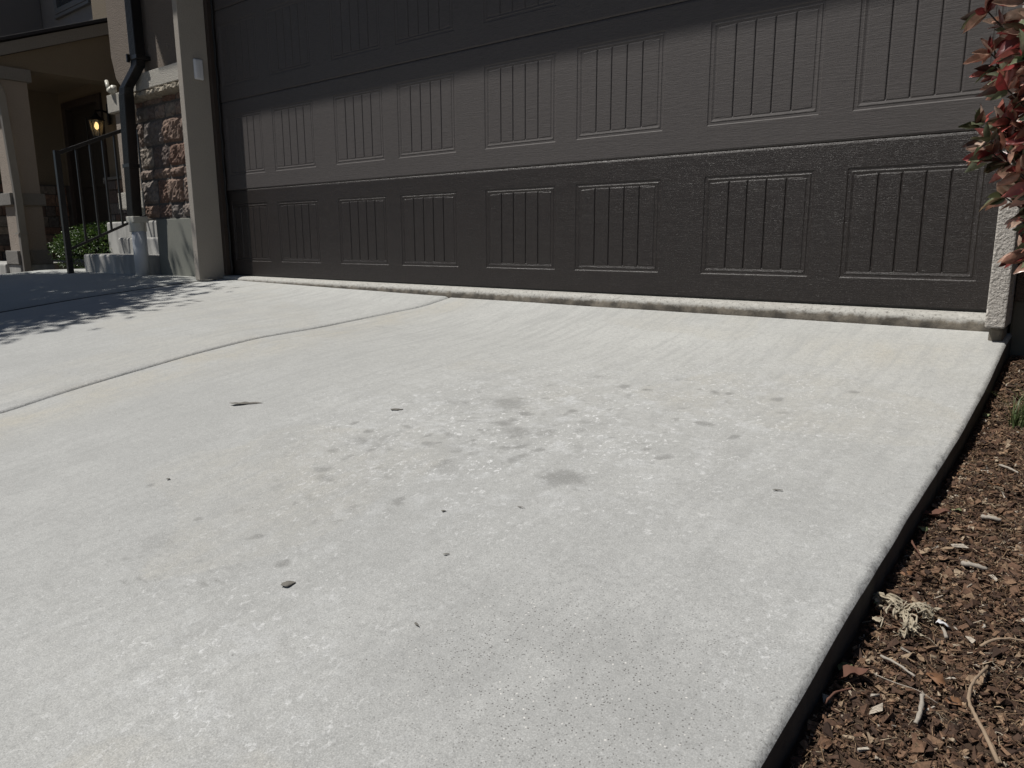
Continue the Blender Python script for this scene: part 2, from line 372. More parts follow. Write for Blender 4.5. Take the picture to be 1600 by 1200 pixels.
for k in range(26):
    CLUST.append((rs_.uniform(3.2, 4.8), rs_.uniform(-2.6, -.6), rs_.uniform(.006, .016), rs_.uniform(.005, .010), rs_.uniform(.3, .55), rs_.uniform(0, 3)))
def slab(name, xs, ys, mat, top, seed, thick=.12, edge_round=None):
    X, Y = np.meshgrid(xs, ys, indexing='ij'); Z = top(X, Y).copy()
    Z += vnoise(X, Y, seed, 3, 1.3) * .0025
    rim = np.zeros_like(X); Xd = X + .17 * np.exp(-np.abs(X - XJ) / .25) * np.clip((Y + .55) / .46, 0, 1) ** 1.5; Yd = Y.copy()
    if edge_round:
        if edge_round.get('x1', 0) == .010:
            e_ = np.clip(1 - (xs[-1] - X) / .03, 0, 1); w1 = vnoise(Y, Y * 0 + 3, 61, 4, 9); w2 = vnoise(Y, Y * 0 + 9, 62, 3, 26)
            Xd = Xd - e_ * (.0012 * (1 + w1) + .011 * np.clip(w2 - .35, 0, 1)); Z -= np.clip(1 - (xs[-1] - X) / .016, 0, 1) * .03 * np.clip(w2 - .35, 0, 1)
        for side, rad in edge_round.items():
            d = {'x1': xs[-1] - X, 'x0': X - xs[0], 'y1': ys[-1] - Y, 'y0': Y - ys[0]}[side]
            wob = 1 + .25 * vnoise(X, Y, 5, 3, 9)
            t = np.clip(1 - d / (rad * wob), 0, 1)
            Z -= (1 - np.sqrt(np.clip(1 - t * t, 0, 1))) * rad * .8
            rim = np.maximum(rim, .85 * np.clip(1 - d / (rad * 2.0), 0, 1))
    st = np.zeros_like(X)
    for (a, b, rx, ry, s_) in STAINS:
        q = ((X - a) / rx) ** 2 + ((Y - b) / ry) ** 2
        st = np.maximum(st, s_ * np.exp(-q * .55))
    XW = X + .010 * vnoise(X, Y, 91, 3, 45) + .006 * vnoise(X, Y, 93, 3, 110); YW = Y + .010 * vnoise(X, Y, 92, 3, 45) + .006 * vnoise(X, Y, 94, 3, 110)
    for (a, b, rx, ry, s_, an) in CLUST:
        if X[0, 0] > a: continue
        u_ = (XW - a) * math.cos(an) + (YW - b) * math.sin(an); w_ = -(XW - a) * math.sin(an) + (YW - b) * math.cos(an)
        st = np.maximum(st, s_ / (1 + ((u_ / rx) ** 2 + (w_ / ry) ** 2) ** 2))
    for (a, b, an, hl, hw, per, s_) in ((3.80, -2.43, .35, .20, .07, .030, .62), (4.20, -1.75, 1.0, .10, .07, .022, .55), (4.36, -1.66, 1.1, .10, .05, .022, .45), (3.45, -2.3, .4, .25, .05, .030, .4)):
        u_ = (X - a) * math.cos(an) + (Y - b) * math.sin(an); w_ = -(X - a) * math.sin(an) + (Y - b) * math.cos(an)
        mk = np.exp(-((u_ / hl) ** 4 + (w_ / hw) ** 4)); st = np.maximum(st, s_ * mk * (.25 + .75 * np.clip(np.sin(2 * np.pi * (u_ * .6 + w_) / per), 0, 1)))
    st *= np.clip(.95 + .8 * vnoise(X, Y, 77, 4, 14), .2, 1.2)
    fl = np.clip(1.25 * np.exp(-(((X - 3.95) / .62) ** 2 + ((Y + 1.45) / .62) ** 2)) + .7 * np.exp(-(((X - 4.15) / .35) ** 2 + ((Y + 2.55) / .22) ** 2))
                 + .5 * np.exp(-(((X - 4.5) / .35) ** 2 + ((Y + .95) / .4) ** 2)) + .5 * np.exp(-(((X - 4.80) / .06) ** 2 + ((Y + 2.05) / .35) ** 2)), 0, 1)
    gr = np.clip(.12 + 1.1 * np.exp(-(((X - 4.6) / .28) ** 2 + ((Y + 2.25) / .22) ** 2)), 0, 1)
    tn = np.clip(.9 * np.exp(-((X - 2.28) / .22) ** 2) * (X > XJ) + .8 * np.exp(-(((X - 4.6) / .3) ** 2 + ((Y + .4) / .2) ** 2)) + .4 * np.exp(-(((X - 3.85) / .12) ** 2 + ((Y + 1.25) / .15) ** 2))
                 + .35 * (vnoise(X, Y, 12, 3, 1.1) > .1), 0, 1)
    cn = np.clip((Y + 1.9) / 1.5, 0, 1) * np.clip(.75 + .5 * vnoise(X, Y, 15, 3, 1.6), 0, 1) + .35 * np.exp(-((X - 4.1) / .35) ** 2 - ((Y + 2.7) / .3) ** 2)
    ni, nj = X.shape; idx = np.arange(ni * nj).reshape(ni, nj)
    F = np.stack([idx[:-1, :-1], idx[1:, :-1], idx[1:, 1:], idx[:-1, 1:]], -1).reshape(-1, 4)
    V = np.stack([Xd, Yd, Z], -1).reshape(-1, 3)
    # skirt
    ring = np.concatenate([idx[:, 0], idx[-1, 1:], idx[-2::-1, -1], idx[0, -2:0:-1]])
    top_ = V[ring].copy(); low = top_.copy(); low[:, 2] -= thick
    b = len(V); m0 = len(ring); m = 2 * m0; k = np.arange(m0)
    SK = np.stack([b + k, b + m0 + k, b + m0 + (k + 1) % m0, b + (k + 1) % m0], -1)
    V = np.concatenate([V, top_, low]); F = np.concatenate([F, SK])
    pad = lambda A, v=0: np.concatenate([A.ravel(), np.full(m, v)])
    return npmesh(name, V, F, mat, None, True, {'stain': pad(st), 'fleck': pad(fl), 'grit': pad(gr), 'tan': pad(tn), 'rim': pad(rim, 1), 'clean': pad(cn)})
def steps_(a, b, d): return np.linspace(a, b, max(2, int(round(abs(b - a) / d)) + 1))
ys_main = np.concatenate([steps_(-8, -3.05, .25), steps_(-3.0, -.9, .011), steps_(-.885, -.087, .016)])
xr = np.concatenate([np.linspace(XJ + .004, XJ + .03, 6), steps_(XJ + .05, 3.2, .03), steps_(3.21, 4.83, .011), np.linspace(4.838, XE, 8)])
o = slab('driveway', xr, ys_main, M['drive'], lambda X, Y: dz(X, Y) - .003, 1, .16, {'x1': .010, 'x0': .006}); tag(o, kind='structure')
xl = np.concatenate([steps_(-.095, 1.9, .04), np.linspace(1.93, XJ - .03, 5), np.linspace(XJ - .024, XJ - .007, 7)])
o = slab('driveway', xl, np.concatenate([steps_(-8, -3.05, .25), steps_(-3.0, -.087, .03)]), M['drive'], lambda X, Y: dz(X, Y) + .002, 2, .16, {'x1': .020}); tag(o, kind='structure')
o = slab('walkway', steps_(-3.0, -.103, .06), steps_(-1.6, -.1 + .9, .06), M['walk'], lambda X, Y: np.where(Y > -.25, dz(X, np.minimum(Y, -.25)) - .0, dz(X, Y)) + .012, 3, .14, {'x1': .008}); tag(o, kind='structure')
# bed level beside the drive
def bed(x, y):
    y = np.asarray(y, float); x = np.asarray(x, float)
    return smooth_interp(np.minimum(y, -.09), YR, ZR) - .068 + .05 * np.clip((x - 4.9) / .6, 0, 1.5) - .012 * np.clip((y + .5) / .5, 0, 1)
# ground sheet reaching the horizon
gx = np.array([-400, -60, -20, -12, -9, -7, -5, -4, -3, 0, 2, 4.95, 7, 12, 40, 400.]); gy = np.array([-400, -60, -20, -12, -8, -5, -3, -2, -1, 0, 2, 6, 20, 60, 400.])
X, Y = np.meshgrid(gx, gy, indexing='ij'); Z = np.clip(np.where(Y < 0, .13 * Y, 0), -1.2, 0) - .27
Z = np.where((X < -3.2) & (Y > -6), np.maximum(Z, np.clip(.1 * Y, -1, 0) - .12), Z)
idx = np.arange(X.size).reshape(X.shape); F = np.stack([idx[:-1, :-1], idx[1:, :-1], idx[1:, 1:], idx[:-1, 1:]], -1).reshape(-1, 4)
tag(npmesh('ground', np.stack([X, Y, Z], -1).reshape(-1, 3), F, M['earth']), kind='structure')
# mulch bed soil sheet
bx = np.concatenate([np.linspace(4.872, 5.75, 150), np.linspace(5.8, 8.0, 12)]); by = np.concatenate([steps_(-8, -3.1, .2), np.linspace(-3.05, -.105, 460)])
X, Y = np.meshgrid(bx, by, indexing='ij')
hn = vnoise(X, Y, 21, 5, 16) * .012 + vnoise(X, Y, 22, 3, 90) * .004
Z = bed(X, Y) + hn
idx = np.arange(X.size).reshape(X.shape); F = np.stack([idx[:-1, :-1], idx[1:, :-1], idx[1:, 1:], idx[:-1, 1:]], -1).reshape(-1, 4)
tag(npmesh('mulch_bed', np.stack([X, Y, Z], -1).reshape(-1, 3), F, M['soil'], None, True), kind='structure')
def bedz(x, y): return bed(x, y) + vnoise(np.asarray(x, float), np.asarray(y, float), 21, 5, 16) * .012

# ---------------------------------------------------------------- townhouse with the garage
house = thing('townhouse', (0, 0, 0), 'brown stucco townhouse front with a wide dark garage door and stone wainscot', 'house')
# walls
mb = MB()
mb.box((-1.12, -.10, 1.50), (-.10, .12, 2.6)); mb.box((-1.12, .0, 2.6), (-.1, .12, 6.0))
mb.box((-.1, -.1, 2.46), (4.9, .12, 3.86)); mb.box((-.1, -.02, 3.9), (4.9, .12, 6.0))
mb.box((4.872, -.10, .05), (9.0, .12, 6.0)); mb.box((-1.12, .12, .42), (-1.0, 6, 6.0))
mb.box((-1.12, -.10, 2.6), (-.1, 0, 3.86))
mb.build('wall', M['wall'], house)
mb = MB(); mb.box((-.98, -.09, -.3), (-.10, .10, .424)); mb.build('foundation', M['found'], house, .006)
MB().box((-1.0, .10, -.3), (-.86, 6, .42)).build('foundation', M['found'], house)
MB().box((4.868, -.09, -.4), (9.0, .10, .05)).build('foundation', M['found'], house, .006)
MB().box((-.14, .07, -.3), (4.95, 6, -.006)).build('garage_floor', M['found'], house)
# stone veneer: courses of split blocks
mbm = MB().box((-1.13, -.085, .425), (-.105, .1, 1.34)); mbm.build('mortar_backing', M['mortar'], house)
V = []; F = []
z = .43; rs = random.Random(3)
while z < 1.33:
    h = rs.choice([.085, .11, .14, .17, .19]); h = min(h, 1.345 - z)
    x = -1.145
    while x < -.108:
        wd = rs.uniform(.10, .34); x1 = min(x + wd, -.106)
        if -.106 - x1 < .06: x1 = -.106
        nx, nz = max(4, int((x1 - x) / .018)), max(4, int(h / .018)); base = len(V)
        dpt = rs.uniform(.012, .032); ph = rs.uniform(0, 50)
        for i in range(nx + 1):
            for j in range(nz + 1):
                u, v_ = i / nx, j / nz
                e = min(u * nx, (1 - u) * nx, v_ * nz, (1 - v_) * nz)
                px = x + .007 + (x1 - x - .014) * u; pz = z + .007 + (h - .014) * v_
                pr = .0 if e < .5 else dpt * (.45 + .55 * min(1, e / 2.5)) + rs.uniform(-.007, .007) + .007 * math.sin(px * 23 + ph) * math.cos(pz * 31 + ph)
                V.append((px + rs.uniform(-.003, .003), -.085 - pr, pz + rs.uniform(-.003, .003)))
        for i in range(nx):
            for j in range(nz):
                a = base + i * (nz + 1) + j; F.append((a, a + nz + 1, a + nz + 2, a + 1))
        x = x1
    z += h
npmesh('stone_veneer', V, F, M['stone'], house)
# rough chiselled sill and the cream band above
nx = 60; V = []; F = []
prof = [(-.085, 1.325), (-.135, 1.335), (-.165, 1.352), (-.160, 1.375), (-.10, 1.40), (-.085, 1.40)]
for i in range(nx + 1):
    for k, (yy, zz) in enumerate(prof):
        j = 0 if k in (0, 5) else .010
        V.append((-1.16 + (1.16 - .105) * i / nx, yy + random.uniform(-j, j), zz + random.uniform(-j, j)))
for i in range(nx):
    for k in range(5):
        a = i * 6 + k; F.append((a, a + 6, a + 7, a + 1))
npmesh('stone_sill', V, F, M['cap'], house)
MB().box((-1.16, -.15, 1.392), (-.106, -.06, 1.515)).build('band', M['band'], house, .006)
# door surround: two projecting jamb trims, header, brown stops
MB().box((-.122, -.25, -.03), (-.06, -.012, 2.46)).build('jamb_trim', M['trim'], house, .004)
MB().box((4.813, -.25, -.028), (4.868, .012, 2.46)).build('jamb_trim', M['column'], house, .005)
MB().box((-.122, -.25, 2.46), (4.868, -.012, 2.62)).build('header_trim', M['trim'], house, .004)
mb = MB(); mb.box((-.075, -.055, -.002), (-.018, -.012, 2.46)); mb.box((-.06, -.052, 2.40), (4.81, -.012, 2.46))
st = mb.build('door_stop', M['jamb'], house, .002)
V = []
mb = MB(); pts = [(-.014 + .006 * math.sin(i * 1.7) * (1 if i % 3 else .4), -.018, -.002 + i * .06) for i in range(41)]
mb.tube(pts, .009, 6); mb.build('weather_seal', M['seal'], house, 0, True)
# foundation stub under the right trim
mb = MB(); mb.box((4.822, -.215, -.3), (4.862, -.09, -.03)); mb.build('jamb_footing', M['thresh'], house, .01)
# rounded threshold lip of the garage slab
nx = 420; xs = np.linspace(-.10, 4.855, nx); V = []; F = []
pr = [(.07, -.004), (.03, -.003), (-.01, -.003), (-.035, -.004), (-.052, -.007), (-.066, -.014), (-.074, -.026), (-.077, -.042), (-.079, -.07), (-.08, -.13)]
for i, x in enumerate(xs):
    for k, (yy, zz) in enumerate(pr):
        nn = float(vnoise(np.array([x]), np.array([k * .13]), 44, 4, 22)[0])
        amp = [0, 0, 0, .0005, .0008, .0012, .003, .008, .012, .01][k] * (1 if x > 2.6 else .3)
        V.append((x, yy + nn * amp, zz + .4 * nn * amp))
K = len(pr)
for i in range(nx - 1):
    for k in range(K - 1):
        a = i * K + k; F.append((a, a + K, a + K + 1, a + 1))
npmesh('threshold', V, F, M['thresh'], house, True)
# roof edge that shades the upper half of the door
mb = MB(); mb.prism([(0.0, 3.90), (-1.0, 3.86), (-1.0, 4.0), (.0, 4.35)], 0, -1.62, 5.6); mb.build('roof', M['shingle'], house)
MB().box((-1.62, -1.02, 3.84), (5.6, -.995, 4.0)).build('fascia', M['soffit'], house)
# garage door
DX0, DX1 = -.078, 4.852; SH = .610
PW = .456; xsn = []; x = .0244
for i in range(8):
    xsn.append((x, x + PW)); x += PW + (.117 if i % 2 == 0 else .202)
PZ0, PZ1 = .101, .512
def prof_in(d):
    """panel relief against the distance inside the panel's outer line"""
    return np.interp(d, [0, .001, .005, .013, .017, .026, .031], [0, .0, .0025, .0028, .0010, .0012, .0042])
ring = [0, .001, .005, .013, .017, .026, .031, .034]
def door_section(k):
    z0 = k * SH; zl = [0.0, .003, .007]; zl += [PZ0 + r for r in ring] + [PZ1 - r for r in ring] + [.2, .3, .4] + [SH - .012, SH - .006, SH - .002]
    xg = [DX0, DX1]
    for a, b in xsn:
        xg += [a + r for r in ring] + [b - r for r in ring]
        bw = (PW - .062) / 5
        for q in range(1, 5):
            c = a + .031 + bw * q; xg += [c - .007, c - .004, c - .0015, c + .0015, c + .004, c + .007]
    xg = np.array(sorted(set(round(v, 5) for v in xg))); zg = np.array(sorted(set(round(v, 5) for v in zl)))
    X, Zz = np.meshgrid(xg, zg, indexing='ij'); D = np.zeros_like(X)
    for a, b in xsn:
        d = np.minimum(np.minimum(X - a, b - X), np.minimum(Zz - PZ0, PZ1 - Zz)); ins = d > -1e-6
        h = prof_in(np.clip(d, 0, 1)); bw = (PW - .062) / 5
        fld = d > .0305
        h = np.where(fld, .0020, h)
        h = np.where((d > .0255) & (d <= .0315), .0036, h)
        for q in range(1, 5):
            c = a + .031 + bw * q; t = np.abs(X - c)
            h = np.where(fld & (t < .0071), .002 + np.interp(t, [0, .0016, .0036, .0071], [.0042, .0038, .0006, 0]), h)
        D = np.where(ins, h, D)
    D = np.where(Zz < .002, .004, np.where(Zz < .005, .0015, D)); D = np.where(Zz > SH - .003, .005, np.where(Zz > SH - .008, .002, D))
    ni, nj = X.shape; idx = np.arange(ni * nj).reshape(ni, nj)
    F = np.stack([idx[:-1, :-1], idx[1:, :-1], idx[1:, 1:], idx[:-1, 1:]], -1).reshape(-1, 4)
    V = np.stack([X, D, Zz + z0 + .002], -1).reshape(-1, 3)
    # back face and edges
    ringi = np.concatenate([idx[:, 0], idx[-1, 1:], idx[-2::-1, -1], idx[0, -2:0:-1]]); low = V[ringi].copy(); low[:, 1] = .045
    b = len(V); m = len(ringi); q = np.arange(m)
    return np.concatenate([V, low]), np.concatenate([F, np.stack([ringi, b + q, b + (q + 1) % m, ringi[(q + 1) % m]], -1)])
gd = MB().box((DX0 + .01, .046, .004), (DX1 - .01, .052, 2.45)).build('garage_door', M['seal'], house)
for k in range(4):
    V, F = door_section(k)
    s_ = npmesh('door_section', V, F, M['door_bottom'] if k == 0 else M['door'], gd)
    if k == 0: s_['label'] = 'darker, glossier bottom section of the door'
mb = MB(); mb.tube([(DX0, .012, .0035), (DX1, .012, .0035)], .012, 8, sy=.6); mb.build('bottom_seal', M['seal'], gd)

# ---------------------------------------------------------------- wireless sensor on the left jamb
t = thing('door_sensor', (-.06, -.13, 1.43), 'small white rounded plastic sensor box stuck on the left garage jamb', 'sensor')
mb = MB(); mb.box((-.060, -.168, 1.362), (-.040, -.100, 1.500)); mb.build('housing', M['white_plastic'], t, .011, True, 4)
mb = MB(); mb.box((-.041, -.160, 1.372), (-.036, -.128, 1.490)); mb.build('cover', M['white_plastic'], t, .003, True, 3)

# ---------------------------------------------------------------- garage downspout and drain pipe
ds = thing('downspout', (-1.08, -.2, .43), 'dark brown ribbed downspout with an offset bend at the garage corner', 'downspout')
def spout(path, w_, d_, ribs=5):
    """rectangular ribbed pipe: path points are centres"""
    m_ = MB(); pts = [Vector(p) for p in path]; prof = []
    for i in range(ribs * 2 + 1):
        prof.append((-w_ / 2 + w_ * i / (ribs * 2), -d_ / 2 - (.003 if i % 2 else 0)))
    for i in range(ribs * 2 + 1):
        prof.append((w_ / 2 - w_ * i / (ribs * 2), d_ / 2))
    k = len(prof); V = []; F = []
    for p in pts:
        for a, b in prof: V.append((p.x + a, p.y + b, p.z))
    for i in range(len(pts) - 1):
        for j in range(k): F.append((i * k + j, i * k + (j + 1) % k, (i + 1) * k + (j + 1) % k, (i + 1) * k + j))
    m_.add(V, F + [tuple(range(k)), tuple(range((len(pts) - 1) * k, len(pts) * k))]); return m_
spout([(-.86, -.165, 3.84), (-.86, -.165, 1.60)], .10, .075).build('upper_pipe', M['brown_metal'], ds, .003)
spout([(-.86, -.165, 1.605), (-.862, -.168, 1.56), (-.985, -.215, 1.41), (-.99, -.22, 1.36)], .094, .070).build('elbow', M['brown_metal'], ds, .003)
spout([(-.99, -.22, 1.365), (-1.075, -.21, .43)], .10, .075).build('lower_pipe', M['brown_metal'], ds, .003)
mb = MB(); mb.box((-.93, -.21, 1.60), (-.79, -.10, 1.63)); mb.box((-.918, -.228, 1.585), (-.900, -.205, 1.645)); mb.build('strap', M['brown_metal'], ds, .003)
mb = MB(); mb.box((-1.105, -.255, .82), (-.985, -.17, .85)); mb.build('strap', M['brown_metal'], ds, .003)
dp = thing('drain_pipe', (-1.06, -.21, -.03), 'white plastic drain pipe standing under the brown downspout', 'pipe')
MB().lathe(-1.03, -.21, [(.054, -.05), (.054, .33)], 28).build('pipe', M['pvc'], dp, 0, True)
MB().lathe(-1.04, -.21, [(.062, .325), (.064, .33), (.064, .395), (.058, .40)], 28).build('collar', M['pvc_collar'], dp, .001, False)
MB().box((-1.11, -.268, .395), (-.975, -.152, .445)).build('adapter', M['pvc_collar'], dp, .006)

# ---------------------------------------------------------------- entry steps, pillar, railing
stp = thing('entry_steps', (-1.7, 0, -.03), 'three stained concrete entry steps rising beside the garage wall', 'steps')
MB().box((-2.19, -.20, -.10), (-1.0, .10, .137)).build('step', M['steps'], stp, .018, False, 3)
MB().box((-2.13, .09, -.10), (-1.003, .37, .282)).build('step', M['steps'], stp, .018, False, 3)
MB().box((-2.98, .36, -.10), (-1.006, 1.6, .440)).build('landing', M['steps'], stp, .018, False, 3)
pil = thing('porch_pillar', (-2.45, .5, .44), 'stucco pillar with cream block bands on the top entry step behind the downspout', 'pillar')
MB().box((-2.60, .42, .44), (-2.22, .80, .56)).build('base', M['found'], pil, .01)
MB().box((-2.72, .39, .56), (-2.20, .83, .72)).build('lower_block', M['band'], pil, .008)
MB().box((-2.66, .42, .72), (-2.26, .80, 1.47)).build('shaft', M['beige_col'], pil, .006)
MB().box((-2.72, .38, 1.47), (-2.22, .83, 1.64)).build('capital', M['band'], pil, .008)
mb = MB(); mb.prism([(-2.42, 1.64), (-2.58, 1.78), (-2.64, 1.98), (-2.64, 3.9), (-2.24, 3.9), (-2.24, 1.64)], 1, .43, .80); mb.build('upper_wall', M['wall'], pil)
ft = thing('pipe_fitting', (-2.6, .36, 1.62), 'small white plastic fitting with a slanted spout on the pillar capital', 'fitting')
MB().tube([(-2.66, .37, 1.765), (-2.60, .36, 1.67)], [.016, .020], 10).build('spout', M['pvc_collar'], ft, 0, True)
MB().tube([(-2.60, .36, 1.675), (-2.575, .36, 1.66), (-2.555, .37, 1.69)], [.024, .030, .024], 10).build('elbow', M['pvc_collar'], ft, 0, True)
MB().tube([(-2.56, .385, 1.71), (-2.55, .385, 1.635)], .026, 10).build('clip', M['pvc_collar'], ft, 0, True)
rl = thing('handrail', (-2.1, -.33, -.02), 'black metal handrail climbing beside the entry steps', 'railing')
RX = -2.10
MB().box((RX - .022, -.375, -.03), (RX + .022, -.331, 1.02)).build('post', M['black_metal'], rl, .003)
def ry(y): return 1.00 + (y + .33) * .44
MB().tube([(RX, -.34, 1.00), (RX, .46, ry(.46))], .022, 4, ref=(1, 0, 0)).build('top_rail', M['black_metal'], rl, .002)
def ly(y): return .185 + (y + .33) * .44
MB().tube([(RX, -.34, ly(-.34)), (RX, .46, ly(.46))], .015, 4, ref=(1, 0, 0)).build('bottom_rail', M['black_metal'], rl, .001)
for y in (-.195, -.075, .035, .14, .25, .36):
    MB().box((RX - .008, y - .008, ly(y)), (RX + .008, y + .008, ry(y))).build('baluster', M['black_metal'], rl)

# ---------------------------------------------------------------- neighbouring house with its porch
nb = thing('neighbouring_house', (-5, 1, 0), 'shaded tan house with a columned porch left of the entry steps', 'house')
CX0, CX1, CY0, CY1 = -4.60, -4.30, -.02, .25
mb = MB(); mb.box((CX0, CY0, .63), (CX1, CY1, 1.94)); mb.box((CX0, CY0, .13), (CX1, CY1, .63)); mb.build('column', M['beige_col'], nb, .006)
MB().box((CX0 - .04, CY0 - .05, 1.94), (CX1 + .03, CY1 + .04, 2.07)).build('capital', M['block'], nb, .006)
MB().box((CX0 - .04, CY0 - .045, .64), (CX1 + .03, CY1 + .035, .77)).build('middle_block', M['block'], nb, .006)
MB().box((CX0 - .04, CY0 - .045, .0), (CX1 + .03, CY1 + .035, .15)).build('plinth', M['block'], nb, .006)
MB().box((CX0 - .03, CY0 - .03, -.25), (CX1 + .02, CY1 + .05, .0)).build('footing', M['steps'], nb, .01)
MB().box((-8.5, -.08, -.25), (CX0 - .05, 1.3, .005)).build('porch_slab', M['steps'], nb, .02)
# side beam with the sloping roof edge above
mb = MB(); mb.prism([(-.02, 2.07), (-.02, 2.15), (1.32, 2.66), (1.32, 2.07)], 0, CX0 + .05, CX1 - .01); mb.build('beam', M['tan_wall'], nb)
MB().box((-8.5, -.02, 2.07), (CX0 + .05, .26, 2.2)).build('front_beam', M['tan_wall'], nb)
mb = MB(); mb.prism([(-.25, 2.07), (-.25, 2.19), (2.4, 3.20), (2.4, 3.07)], 0, CX1 - .009, CX1 + .03); mb.build('rake_board', M['block'], nb)
mb = MB(); mb.prism([(-.30, 2.19), (-.30, 2.225), (2.4, 3.25), (2.4, 3.21)], 0, -8.6, CX1 + .055); mb.build('roof', M['shingle'], nb, .004)
MB().box((-8.5, .26, 2.205), (CX0 + .05, 1.3, 2.225)).build('ceiling', M['tan_wall'], nb)
mb = MB(); mb.box((-8.5, 1.3, 1.0), (-6.16, 1.5, 2.6)); mb.box((-6.16, 1.3, 2.06), (-4.98, 1.5, 2.6)); mb.box((-4.98, 1.3, 1.0), (-2.7, 1.5, 6))
mb.box((-6.45, -.05, 1.0), (-6.3, 1.3, 2.204))
mb.build('porch_wall', M['tan_wall'], nb)
V = []; F = []
MB().box((-6.44, -.05, -.2), (-6.27, 1.29, 1.0)).build('stone_wainscot', M['mortar'], nb); MB().box((-4.98, 1.26, -.2), (-2.7, 1.48, 1.0)).build('stone_wainscot', M['mortar'], nb)
rs = random.Random(9); mb = MB(); mb2 = MB()
z = .0
while z < .98:
    h = rs.uniform(.08, .16); x = -4.97
    while x < -2.9:
        wd = rs.uniform(.12, .3); d = rs.uniform(.01, .035); mb.box((x + .006, 1.26 - d, z + .005), (x + wd - .006, 1.262, min(.985, z + h - .005))); x += wd
    y = -.04
    while y < 1.2:
        wd = rs.uniform(.12, .3); d = rs.uniform(.01, .03); mb2.box((-6.272, y + .005, z + .005), (-6.27 + d, min(1.25, y + wd - .005), min(.985, z + h - .005))); y += wd
    z += h
mb.build('wainscot_stones', M['stone'], nb, .006); mb2.build('wainscot_stones', M['stone'], nb, .006)
MB().box((-5.0, 1.22, 1.0), (-2.7, 1.30, 1.035)).build('wainscot_sill', M['block'], nb, .004)
MB().box((-6.44, 1.292, -.2), (-6.166, 1.48, 1.0)).build('wall_return', M['mortar'], nb)
dr = MB().box((-6.06, 1.36, .01), (-5.08, 1.42, 2.0)).build('door', M['door_dark'], nb)
mb = MB(); mb.box((-6.165, 1.27, 0), (-6.06, 1.40, 2.06)); mb.box((-5.08, 1.27, 0), (-4.975, 1.40, 2.06)); mb.box((-6.06, 1.27, 1.97), (-5.08, 1.40, 2.06)); mb.build('door_frame', M['jamb'], dr, .004)
mb = MB()
for a, b in ((.15, .8), (.95, 1.85)):
    for c, d in ((-5.95, -5.62), (-5.52, -5.19)): mb.box((c, 1.345, a), (d, 1.362, b))
mb.build('door_panel', M['door_dark'], dr, .006)
mb = MB(); mb.box((-5.20, 1.33, .95), (-5.16, 1.36, 1.16)); mb.tube([(-5.18, 1.31, 1.0), (-5.18, 1.33, 1.0)], .03, 12); mb.build('handle', M['brass'], dr, .003)
# upper storey set back, with a window
mb = MB(); mb.box((-14, 2.3, 2.4), (-2.7, 2.5, 7)); mb.build('upper_wall', M['grey_wall'], nb)
MB().box((-14, 1.4, 2.4), (-9.2, 2.29, 6.95)).build('side_wing', M['grey_wall'], nb)
wf = MB()
for a, b in (((-8.53, 2.24, 3.79), (-7.36, 2.32, 3.87)), ((-8.53, 2.24, 5.0), (-7.36, 2.32, 5.08)), ((-8.53, 2.24, 3.87), (-8.43, 2.32, 5.0)), ((-7.46, 2.24, 3.87), (-7.36, 2.32, 5.0)), ((-8.60, 2.25, 3.74), (-7.3, 2.32, 3.789))): wf.box(a, b)
wfo = wf.build('window', M['window'], nb, .004)
MB().box((-8.42, 2.285, 3.875), (-7.47, 2.295, 4.995)).build('pane', M['glass'], wfo)
MB().box((-14.2, 1.02, 6.95), (-2.6, 2.6, 7.15)).build('upper_roof', M['shingle'], nb)
d2 = thing('downspout', (-4.25, 0, 0), 'taupe downspout with a crinkled elbow running down the porch column', 'downspout')
spout([(-4.235, -.035, 1.80), (-4.235, -.0, .77), (-4.235, .0, -.1)], .06, .07, 3).build('pipe', M['tan_metal'], d2, .003)
mb = MB(); P = []
for i in range(9):
    a = R(90 * i / 8); P.append((-4.235, -.135 + .10 * math.sin(a), 1.80 + .10 * math.cos(a)))
mb.tube([(-4.235, -.25, 1.905)] + P + [(-4.235, -.035, 1.78)], [.036] + [.036 + (.005 if i % 2 else 0) for i in range(9)] + [.036], 8); mb.build('elbow', M['tan_metal'], d2)
MB().box((-4.30, -.05, .33), (-4.19, .04, .345)).build('strap', M['tan_metal'], d2)
# porch lantern
lt = thing('wall_lantern', (-4.75, 1.28, 1.72), 'lit black carriage lantern on the porch wall beside the dark door', 'lamp')
lx, ly_, lz = -4.77, 1.12, 1.55
MB().tube([(-4.77, 1.27, 1.66), (-4.77, 1.27, 1.90)], .045, 10, sx=1, sy=.35).build('back_plate', M['black_metal'], lt, .006)
MB().tube([(lx, 1.27, 1.80), (lx, 1.18, 1.82), (lx, ly_, 1.80), (lx, ly_, 1.76)], .012, 8).build('arm', M['black_metal'], lt, 0, True)
MB().lathe(lx, ly_, [(.100, 1.690), (.095, 1.70), (.060, 1.735), (.030, 1.75), (.012, 1.79)], 6).build('lantern_roof', M['black_metal'], lt)
mb = MB()
for k in range(6):
    a = R(60 * k); mb.tube([(lx + .052 * math.cos(a), ly_ + .052 * math.sin(a), 1.505), (lx + .086 * math.cos(a), ly_ + .086 * math.sin(a), 1.695)], .0055, 5)
mb.lathe(lx, ly_, [(.058, 1.495), (.060, 1.510), (.02, 1.512)], 6); mb.build('cage', M['black_metal'], lt)
MB().lathe(lx, ly_, [(.049, 1.512), (.081, 1.69)], 6).build('glass', M['lamp_glass'], lt)
MB().lathe(lx, ly_, [(.004, 1.585), (.020, 1.60), (.028, 1.625), (.020, 1.655), (.008, 1.675)], 12).build('bulb', M['bulb'], lt, 0, True)

